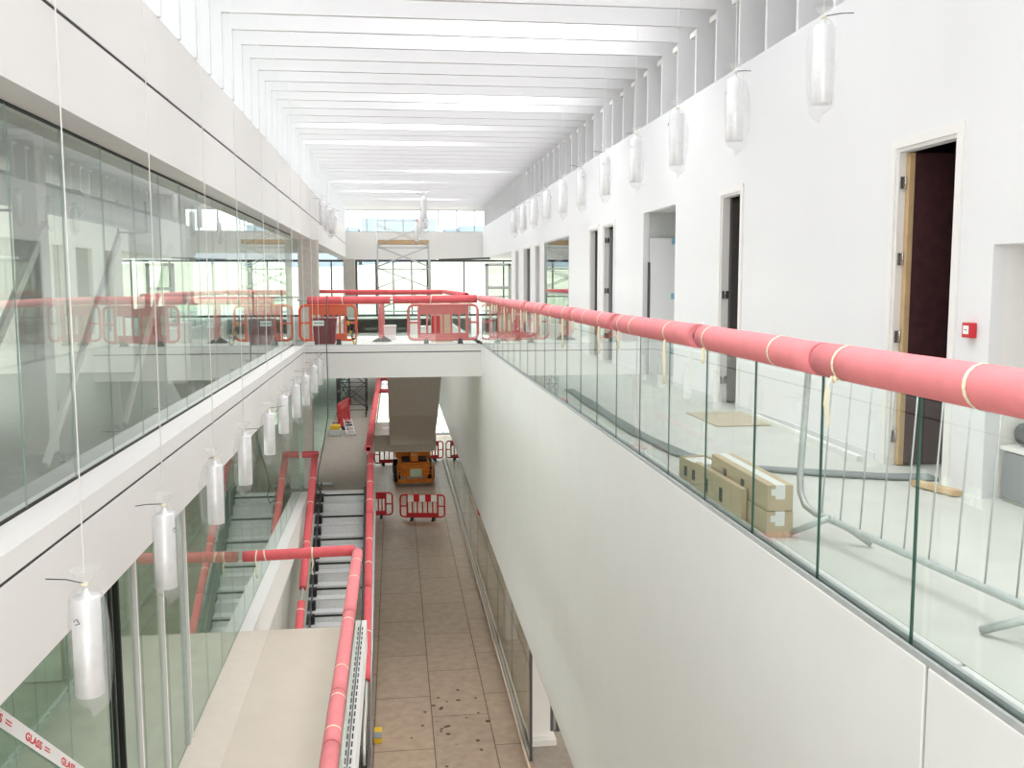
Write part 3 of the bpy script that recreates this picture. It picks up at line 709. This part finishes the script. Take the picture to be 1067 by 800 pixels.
# ------------------------------------------------------------------ PLASTIC BARRIERS
def barrier(label, loc, rz, m=redpl, strip=True, group='plastic crowd barriers', w=2.0, refl=None):
    t = thing('plastic_barrier', label, 'barrier', loc, rz, group)
    f = MB(); h = 1.0; x0, x1 = -w/2, w/2; c = .12; z0 = .12
    pts = [(x0+c, z0), (x1-c, z0), (x1-.03, z0+.04), (x1, z0+c), (x1, h-c), (x1-.03, h-.04), (x1-c, h), (x0+c, h), (x0+.03, h-.04), (x0, h-c), (x0, z0+c), (x0+.03, z0+.04)]
    f.tube([(a, 0, b) for a, b in pts], .035, 8, closed=True)
    f.box(x0+.25, x1-.25, -.02, .02, h-.24, h-.02); f.box(x0+.25, x1-.25, -.02, .02, z0, z0+.16)
    for x in (x0+.27, x1-.27): f.box(x-.035, x+.035, -.025, .025, z0, h)
    for k in range(1, 6):
        x = x0+.27+k*(w-.54)/6; f.box(x-.025, x+.025, -.018, .018, z0+.16, h-.24)
    f.box(x0, x0+.25, -.02, .02, .53, .58); f.box(x1-.25, x1, -.02, .02, .53, .58)
    pn = f.build('panel', m, t)
    if strip:
        for k in range(5):
            a = x0+.3+k*(w-.6)/5; MB().box(a, a+(w-.6)/5, -.045, -.036, h-.26, h+.01).build('reflective_strip', stripw if k % 2 == 0 else stripe_red, pn)
    for x in (x0+.45, x1-.45):
        g = MB(); g.quad([(x-.06, -.26, 0), (x+.06, -.26, 0), (x+.06, .26, 0), (x-.06, .26, 0)][::-1])
        g.quad([(x-.06, -.26, 0), (x+.06, -.26, 0), (x+.04, -.04, .14), (x-.04, -.04, .14)]); g.quad([(x-.06, .26, 0), (x+.06, .26, 0), (x+.04, .04, .14), (x-.04, .04, .14)][::-1])
        g.quad([(x-.04, -.04, .14), (x+.04, -.04, .14), (x+.04, .04, .14), (x-.04, .04, .14)])
        g.quad([(x-.06, -.26, 0), (x-.04, -.04, .14), (x-.04, .04, .14), (x-.06, .26, 0)]); g.quad([(x+.06, -.26, 0), (x+.04, -.04, .14), (x+.04, .04, .14), (x+.06, .26, 0)][::-1])
        g.build('foot', black, t)
    return t
barrier('red plastic barrier with a red and white board, in front of the orange lift', (.98, 37.0, Z0), -.16, w=1.75)
barrier('red plastic barrier on the ground floor beside the escalator flank', (-.9, 37.6, Z0), -.05, strip=False, w=1.4)
barrier('red plastic barrier half hidden by the bottom edge of the bulkhead', (3.5, 37.4, Z0), .35, strip=False, w=1.2)
barrier('red plastic barrier behind the lift, left of the stair', (-.15, 48.8, Z0), .15, strip=False, w=2.0)
barrier('red plastic barrier behind the lift, just right of the stair', (1.7, 49.6, Z0), .2, strip=False, w=1.5)
barrier('farthest red plastic barrier, by the bulkhead on the ground floor', (3.55, 51.0, Z0), .1, strip=False, w=1.6)
barrier('red plastic barrier seen edge-on on the middle floor', (-1.95, 36.0, Z1), 1.42, strip=False, w=2.0)
barrier('haze-paled red plastic barrier on the right half of the bridge', (1.24, 24.55, 0), 0, m=hazedpl, strip=False, w=1.78)
barrier('orange plastic barrier on the left half of the bridge', (-1.69, 24.75, 0), 0, m=orangepl, strip=False, w=1.42)
barrier('narrow red barrier end standing mid-bridge', (-.35, 25.9, 0), 1.5, m=hazedpl, strip=False, w=1.2)
barrier('haze-paled red barrier beyond the right end of the bridge rail', (3.1, 25.4, 0), .1, m=hazedpl, strip=False, w=1.3)

# ------------------------------------------------------------------ ORANGE BOOM LIFT
t = thing('boom_lift', 'orange wheeled boom lift parked under the concrete stair', 'lift', (.78, 45.2, Z0), .03)
MB().box(-.72, .72, -1.0, 1.6, .38, .95).build('chassis', orange, t, bevel=.04)
for sx in (-.80, .80):
    for y in (-.65, 1.1):
        wh = MB(); wh.tube([(sx-.15, y, .38), (sx-.10, y, .38), (sx+.10, y, .38), (sx+.15, y, .38)], .38, 20, rr=[.33, .38, .38, .33]).build('wheel', black, t)
MB().box(-.85, .85, .2, 1.9, .95, 1.75).build('turret', orange, t, bevel=.05)
MB().box(-.16, .16, -1.15, 1.8, 1.02, 1.30).build('boom', orange, t, bevel=.02)
MB().box(-.62, .62, -1.5, -1.0, .35, .85).build('front_housing', orange, t, bevel=.04)
MB().box(-.55, -.2, -.9, .1, .96, 1.05).box(.2, .6, -.9, .1, .96, 1.05).build('cover', black, t)
f = MB()
for z in (.25, .62, 1.0): f.tube([(-.8, -2.1, z), (.8, -2.1, z), (.8, -1.5, z), (-.8, -1.5, z)], .022, 8, closed=True)
for x in (-.8, -.4, .4, .8): f.tube([(x, -2.1, .2), (x, -2.1, 1.0)], .02, 8)
for x in (-.8, .8): f.tube([(x, -1.5, .2), (x, -1.5, 1.0)], .02, 8)
f.box(-.8, .8, -2.1, -1.5, .2, .25)
f.build('platform_cage', orange, t)
MB().box(-.25, .28, -2.14, -2.125, .5, .86).build('control_board', greenpl, t)
f = MB()
for k, y in enumerate((-.2, .2, .6, 1.0)): f.box(-.07, .07, y, y+.04, 1.301, 1.305); f.box(-.07 if k % 2 else .03, -.03 if k % 2 else .07, y, y+.2, 1.301, 1.305)
f.build('decal', black, t)

# ------------------------------------------------------------------ SCAFFOLD TOWERS
def tower(label, loc, w, d, h, decks, m, lift=1.9, castor=True, deckm=timber):
    t = thing('scaffold_tower', label, 'scaffold', loc, 0, None)
    for x in (-w/2, w/2):
        for y in (-d/2, d/2):
            MB().tube([(x, y, .14 if castor else 0), (x, y, h)], .026, 8).build('standard', m, t)
            if castor:
                MB().tube([(x-.02, y, .07), (x+.02, y, .07)], .068, 14).box(x-.035, x+.035, y-.03, y+.03, .12, .2).build('castor', black, t)
    z = .45
    zs = []
    while z < h: zs.append(z); z += .5
    for z in zs:
        for x in (-w/2, w/2): MB().tube([(x, -d/2, z), (x, d/2, z)], .016, 6).build('rung', m, t)
    z = .3
    k = 0
    while z < h-.9:
        for y in (-d/2, d/2):
            MB().tube([(-w/2, y, z), (w/2, y, z)], .018, 6).build('ledger', m, t)
            a, b = (z+.1, z+lift-.9) if k % 2 == 0 else (z+lift-.9, z+.1)
            MB().tube([(-w/2, y, a), (w/2, y, b)], .018, 6).build('brace', m, t)
            MB().tube([(-w/2, y, b), (w/2, y, a)], .018, 6).build('brace', m, t)
        z += lift*.5; k += 1
    for dz in decks:
        MB().box(-w/2, w/2, -d/2+.05, d/2-.05, dz, dz+.04).box(-w/2, w/2, -d/2+.0, -d/2+.03, dz+.0, dz+.16).build('deck', deckm, t)
    for dz in (.5, 1.0):
        if decks: MB().tube([(-w/2, -d/2, decks[-1]+dz), (w/2, -d/2, decks[-1]+dz)], .02, 6).build('guard_rail', m, t)
    return t
tt = tower('aluminium scaffold tower with a timber deck before the glazed end wall', (.43, 43.3, 0), 2.3, 1.3, 4.45, [3.3], steel)
o = bx(1.62-.43-.62, 1.62-.43-.38, -.7, -.69, 4.16, 4.34).build('red_flag', redpl, tt)
tower('scaffold tower on castors on the middle floor, beyond the edge-on barrier', (-1.78, 39.6, Z1), 1.15, 1.7, 2.9, [], darkst)
tower('narrow scaffold frame on castors close to the left columns, middle floor', (-2.25, 42.2, Z1), .45, 1.2, 2.9, [], darkst)

# ------------------------------------------------------------------ ITEMS ON THE BRIDGE
t = thing('wheeled_bin', 'maroon bin with a white label at the left of the bridge', 'bin', (-1.73, 24.1, 0), 0)
f = MB(); f.quad([(-.24, -.2, .06), (.24, -.2, .06), (.29, -.24, .66), (-.29, -.24, .66)]); f.quad([(-.24, .2, .06), (.24, .2, .06), (.29, .24, .66), (-.29, .24, .66)][::-1])
f.quad([(-.24, -.2, .06), (-.24, .2, .06), (-.29, .24, .66), (-.29, -.24, .66)][::-1]); f.quad([(.24, -.2, .06), (.24, .2, .06), (.29, .24, .66), (.29, -.24, .66)]); f.quad([(-.24, -.2, .06), (-.24, .2, .06), (.24, .2, .06), (.24, -.2, .06)])
f.build('tub', maroonpl, t); MB().box(-.3, .3, -.25, .25, .66, .70).build('lid', maroonpl, t, bevel=.01)
MB().box(-.27, 0, -.262, -.252, .52, .65).build('label_plate', whitepl, t)
MB().box(-.25, -.02, -.266, -.2625, .575, .595).build('label_line', darkst, t)
MB().box(-.2, .25, -.24, -.19, .0, .058).build('base_strip', alu, t)
t = thing('cable_coil', 'coiled yellow and black striped tape beside the maroon bin', 'coil', (-1.12, 24.1, 0))
for k in range(6):
    a = .12*k; MB().tube([(-.08+.03*k, 0, .75-a), (-.05+.035*k, 0, .75-a-.12)], .022, 8).build('tape_band', yellow if k % 2 else black, t)
MB().tube([(.06*math.cos(x*.35)+.12, .03*math.sin(x*.7), .24+.2*math.sin(x*.35)) for x in range(40)], .012, 6).build('loop', darkst, t)
for k, (x, y, w_, h_, l_, m_) in enumerate(((.55, 26.2, .28, .5, 'white plastic crate on the bridge, left of the pale barrier', whitepl), (.95, 26.9, .5, .32, 'low white container behind the pale barrier on the bridge', whitepl), (-.15, 26.6, .36, .36, 'small white drum near the middle of the bridge', whitepl))):
    t = thing('storage_crate', l_, 'crate', (x, y, 0)); MB().box(-w_/2, w_/2, -.18, .18, 0, h_).build('body', m_, t, bevel=.02); MB().box(-w_/2-.02, w_/2+.02, -.2, .2, h_, h_+.04).build('rim', m_, t, bevel=.01)
t = thing('cardboard_carton', 'brown carton standing behind the pale red barrier on the bridge', 'box', (1.25, 25.6, 0))
MB().box(-.28, .28, -.2, .2, 0, .78).build('body', card, t); MB().box(-.28, -.05, -.21, -.201, .1, .7).build('red_sleeve', redpl, t)

# door frame / stand at far right beyond bridge
t = thing('window_frame', 'loose upright grey window frame standing beyond the second void, right', 'frame', (4.35, 40.0, 0))
f = MB(); f.box(-.55, -.42, -.05, .05, 0, 2.35); f.box(.42, .55, -.05, .05, 0, 2.35); f.box(-.55, .55, -.05, .05, 2.27, 2.38); f.box(-.42, .42, -.05, .05, 1.3, 1.42)
f.build('frame', alu, t); MB().box(-.42, .42, -.005, .005, .05, 1.3).box(-.42, .42, -.005, .005, 1.42, 2.27).build('pane', gl_low, t)
t = tag(MB().tube([(1.9, 41.0, 2.55), (4.1, 41.0, 2.62)], .04, 8).build('ceiling_pipe', darkst), 'dark pipe hung below the soffit at the far right', 'pipe')

# ------------------------------------------------------------------ MIDDLE FLOOR ITEMS
t = thing('toolbox', 'yellow and silver toolbox on the middle floor near the left columns', 'toolbox', (-2.1, 34.2, Z1))
MB().box(-.25, .15, -.2, .2, 0, .22).build('case', alu, t, bevel=.02); MB().box(-.24, .1, -.18, .18, .221, .38).build('lid', yellow, t, bevel=.02); MB().tube([(-.15, 0, .38), (-.15, 0, .44), (.02, 0, .44), (.02, 0, .38)], .015, 6).build('handle', black, t)
t = thing('step_ladder', 'folded silver ladder section leaning by the yellow toolbox', 'ladder', (-1.68, 34.3, Z1), .2)
f = MB(); f.tube([(-.14, -.5, .03), (-.14, .4, .5)], .025, 6); f.tube([(.14, -.5, .03), (.14, .4, .5)], .025, 6); f.build('rail', alu, t)
f = MB()
for k in range(5): f.tube([(-.14, -.4+.18*k, .08+.094*k), (.14, -.4+.18*k, .08+.094*k)], .018, 6)
f.build('rung', alu, t)
o = MB().tube([(-2.35, 25.6, -3.79), (-1.7, 25.5, -3.8)], .045, 10).build('metal_tube', alu); tag(o, 'short silver tube lying across the floor at the escalator head', 'tube')
pts = [(-1.62, 23.66, 1.27), (-1.62, 23.45, 1.24), (-1.62, 23.3, .9), (-1.62, 22.95, .3), (-1.60, 22.9, -.8), (-1.62, 22.9, -1.6), (-1.74, 22.9, -2.3), (-1.88, 23.0, -2.9), (-1.93, 23.2, -3.3), (-1.84, 23.3, -3.6), (-1.90, 23.4, -3.8), (-2.0, 23.4, -3.7)]
o = MB().tube(pts, .014, 6).build('hanging_cable', darkst); tag(o, 'black cable hanging past the left end of the bridge', 'cable')

# ------------------------------------------------------------------ WALKWAY ITEMS (right)
# steel crowd barrier
t = thing('crowd_barrier', 'galvanised steel crowd barrier standing behind the balustrade glass', 'barrier', (2.52, 5.63, 0), 0)
def bp(s, z): return (.10*s+.05*z, -s, z)     # s metres towards the viewer
f = MB(); path = [bp(-.03, 1.15), bp(-.03, .75), bp(-.03, .35), bp(-.01, .24), bp(.06, .17), bp(.18, .15)] + [bp(.3+.35*k, .15) for k in range(8)]
path += [bp(2.85, .2), bp(2.9, .35), bp(2.9, 1.0), bp(2.85, 1.1), bp(2.7, 1.15), bp(1.4, 1.15), bp(.1, 1.15)]
f.tube(path, .021, 12, closed=True).build('frame', steel, t)
for k in range(13):
    s = .25+k*.2; MB().tube([bp(s, .15), bp(s, 1.14)], .005, 6).build('bar', steel, t)
for s in (.36, 2.05):
    MB().tube([(-.16+.1*s, -s+.22, .02), (.0+.1*s, -s, .165)], .019, 10).build('leg', steel, t)
    MB().tube([(.02+.1*s, -s, .165), (.22+.1*s, -s-.08, .02)], .019, 10).build('leg', steel, t)
MB().tube([bp(2.36, .12), bp(2.40, .19), bp(2.43, .12)], .008, 6).build('clip', darkst, t)
# cartons
def carton(label, loc, rz, sx, sy, sz, open_top=False, lab=True, tp=True):
    t = thing('cardboard_carton', label, 'box', loc, rz, 'cardboard cartons by the balustrade')
    f = MB()
    if open_top:
        e = .006
        f.box(-sx/2, sx/2, -sy/2, -sy/2+e, 0, sz); f.box(-sx/2, sx/2, sy/2-e, sy/2, 0, sz); f.box(-sx/2, -sx/2+e, -sy/2, sy/2, 0, sz); f.box(sx/2-e, sx/2, -sy/2, sy/2, 0, sz); f.box(-sx/2, sx/2, -sy/2, sy/2, 0, e)
    else: f.box(-sx/2, sx/2, -sy/2, sy/2, 0, sz)
    f.build('body', card, t, bevel=.003)
    if open_top:
        MB().box(-sx/2+.01, sx/2-.01, -sy*.1, sy/2-.01, .007, sz*.92).build('contents', whitepl, t)
        g = MB(); g.quad([(sx/2, -sy/2, sz), (sx/2, sy/2, sz), (sx/2+.08, sy/2, sz-.03), (sx/2+.08, -sy/2, sz-.03)]); g.quad([(sx/2, -sy/2, sz-.004), (sx/2, sy/2, sz-.004), (sx/2+.08, sy/2, sz-.034), (sx/2+.08, -sy/2, sz-.034)][::-1]); g.build('flap', card, t)
    elif tp: MB().box(-.03, .03, -sy/2-.001, sy/2+.001, sz, sz+.0015).box(-.03, .03, -sy/2-.0025, -sy/2-.001, sz*.45, sz).build('parcel_tape', whitepl, t)
    if lab: MB().box(-sx*.35, 0, -sy/2-.0035, -sy/2-.0012, sz*.6, sz*.85).build('address_label', whitepl, t)
    MB().lathe((-sx/2-.0035, -sy*.12, sz*.5), [(0, -.0)]+[(.0, 0)], 3).build('x', black, t) if False else None
    f = MB()
    for yy in (-sy*.1, sy*.22): f.box(-sx/2-.0035, -sx/2-.001, yy-.03, yy+.03, sz*.3, sz*.7)
    f.build('hand_hole', darkst, t)
    return t
carton('long brown carton on the walkway floor, carrying a taped carton', (2.325, 5.94, 0), .0, .17, .95, .165)
carton('long taped brown carton on top of the stack by the glass', (2.33, 6.0, .17), -.015, .165, 1.08, .16)
carton('open brown carton with white contents, behind the stack', (2.36, 7.0, 0), .08, .22, .50, .19, True, False)
carton('flat brown carton lying against the glass beside the stack', (2.213, 6.25, 0), .0, .04, .95, .24, False, False, False)
# boards, skirting lengths and cables on the floor
o = MB().box(3.45, 4.12, 9.85, 10.95, .001, .014).build('floor_board', mat('tan_board', (.58, .50, .39), .7, noise=.08)); tag(o, 'tan board lying on the walkway floor against the wall', 'board')
o = MB().obox((4.06, 9.1, .026), (.025, 0, 0), (.05, 1.35, 0), (0, 0, .025)).build('loose_trim', white); tag(o, 'long white trim length lying along the foot of the wall', 'trim')
o = MB().obox((4.0, 6.55, .03), (.04, 0, 0), (-.05, .2, 0), (0, 0, .02)).build('timber_offcut', timber); tag(o, 'short pale timber offcut on the floor by the open door', 'offcut')
g = 'grey cables on the walkway floor'
for k in range(4):
    dx = k*.035
    pts = [(2.45+dx, 13.5, .02), (2.42+dx, 11.5, .02), (2.4+dx, 9.5, .02), (2.50+dx, 8.2, .02), (2.85+dx, 7.6-.04*k, .02), (3.35, 7.35-.05*k, .02), (3.85, 7.1-.04*k, .02), (4.3, 7.0-.04*k, .02)]
    P = []
    for i in range(len(pts)-1):
        for j in range(6):
            a = Vector(pts[i]); b = Vector(pts[i+1]); P.append(a.lerp(b, j/6)+Vector((.01*math.sin(i*6+j+k), 0, 0)))
    o = MB().tube(P, .017, 8).build('floor_cable', cable_m)
    tag(o, 'grey cable in the bundle snaking along the walkway into the open doorway', 'cable', g)
# plywood/mud marks on ground floor
rnd = random.Random(3)
f = MB()
for k in range(26):
    x = rnd.gauss(1.0, .35); y = rnd.gauss(19.3, .9); r = rnd.uniform(.015, .06)
    x = min(x, 2.2)
    f.quad([(x+r*math.cos(a*PI/5)*rnd.uniform(.7, 1.4), y+r*math.sin(a*PI/5)*rnd.uniform(.7, 1.4), Z0+.002) for a in range(10)])
o = f.build('mud_spots', mud); tag(o, 'scattered brown mud spots on the ground-floor boarding', 'mud', None, 'stuff')
o = MB().tube([(2.44, 10, Z0+.028), (2.43, 30, Z0+.028), (2.42, 50, Z0+.028)], .025, 8).build('edge_pipe', mat('pale_tan_strip', (.62, .50, .40), .6)); tag(o, 'thin tan edging strip running along the foot of the ground-floor glass', 'edging')

# ------------------------------------------------------------------ LEFT ROOM PROPS AND TAPES
for k, y in enumerate((5.6, 7.4, 9.6, 12.0)):
    o = MB().obox((-2.95, y, 1.05), (.02, 0, 0), (0, .025, -.03), (0, 1.25, 1.02)).build('raking_prop', white)
    tag(o, 'grey raking prop behind the upper left glass, %s from the viewer' % ('the nearest' if k == 0 else ORD[k]), 'prop', 'raking props behind the upper left glass')
def text(s, size, m, name='lettering', bold=True):
    cu = bpy.data.curves.new(name, 'FONT'); cu.body = s; cu.size = size; cu.extrude = .0004; cu.offset = size*.022 if bold else 0
    tmp = bpy.data.objects.new('tmp', cu); COL.objects.link(tmp); bpy.context.view_layer.update()
    me = bpy.data.meshes.new_from_object(tmp); bpy.data.objects.remove(tmp); me.name = name
    me.materials.clear(); me.materials.append(m); return me
def glass_tape(label, p0, p1, wdt, group, n):
    # p0/p1: (y, z) on the inner glass plane
    d = Vector((0, p1[0]-p0[0], p1[1]-p0[1])); L = d.length; d.normalize(); u = Vector((1, 0, 0)).cross(d) * 1
    u = Vector((0, -d.z, d.y)); u = u if u.z > 0 else -u
    t = thing('warning_tape', label, 'tape', (GL+.004, p0[0], p0[1]), 0, group)
    R = Matrix((( d.x, u.x, 1), (d.y, u.y, 0), (d.z, u.z, 0)))
    s = MB(); s.quad([tuple(-u*wdt/2), tuple(d*L-u*wdt/2), tuple(d*L+u*wdt/2), tuple(u*wdt/2)]); s.quad([tuple(-u*wdt/2+Vector((-.001,0,0))), tuple(d*L-u*wdt/2+Vector((-.001,0,0))), tuple(d*L+u*wdt/2+Vector((-.001,0,0))), tuple(u*wdt/2+Vector((-.001,0,0)))][::-1])
    s.build('strip', whitepl, t)
    me = text('GLASS', wdt*.66, stripe_red)
    for k in range(n):
        o = bpy.data.objects.new('lettering', me); COL.objects.link(o); o.parent = t
        q = d*(L*(k+.06)/n)-u*wdt*.25
        o.matrix_local = Matrix(((d.x*1.75, u.x, 1, q.x+.002), (d.y*1.75, u.y, 0, q.y), (d.z*1.75, u.z, 0, q.z), (0, 0, 0, 1)))
        f = MB()
        for j in (-1, 0.15):
            a = q+u*wdt*.25+d*.40+u*wdt*(.16*j+.03)
            f.quad([tuple(a+Vector((.0015,0,0))), tuple(a+d*wdt*1.1+Vector((.0015,0,0))), tuple(a+d*wdt*1.1+u*wdt*.08+Vector((.0015,0,0))), tuple(a+u*wdt*.08+Vector((.0015,0,0)))])
        f.build('small_print', stripe_red, t)
    return t
glass_tape('white tape printed GLASS in red, crossing the lower left pane', (5.15, -.42), (7.6, -2.38), .105, 'GLASS tapes on the lower screen', 4)
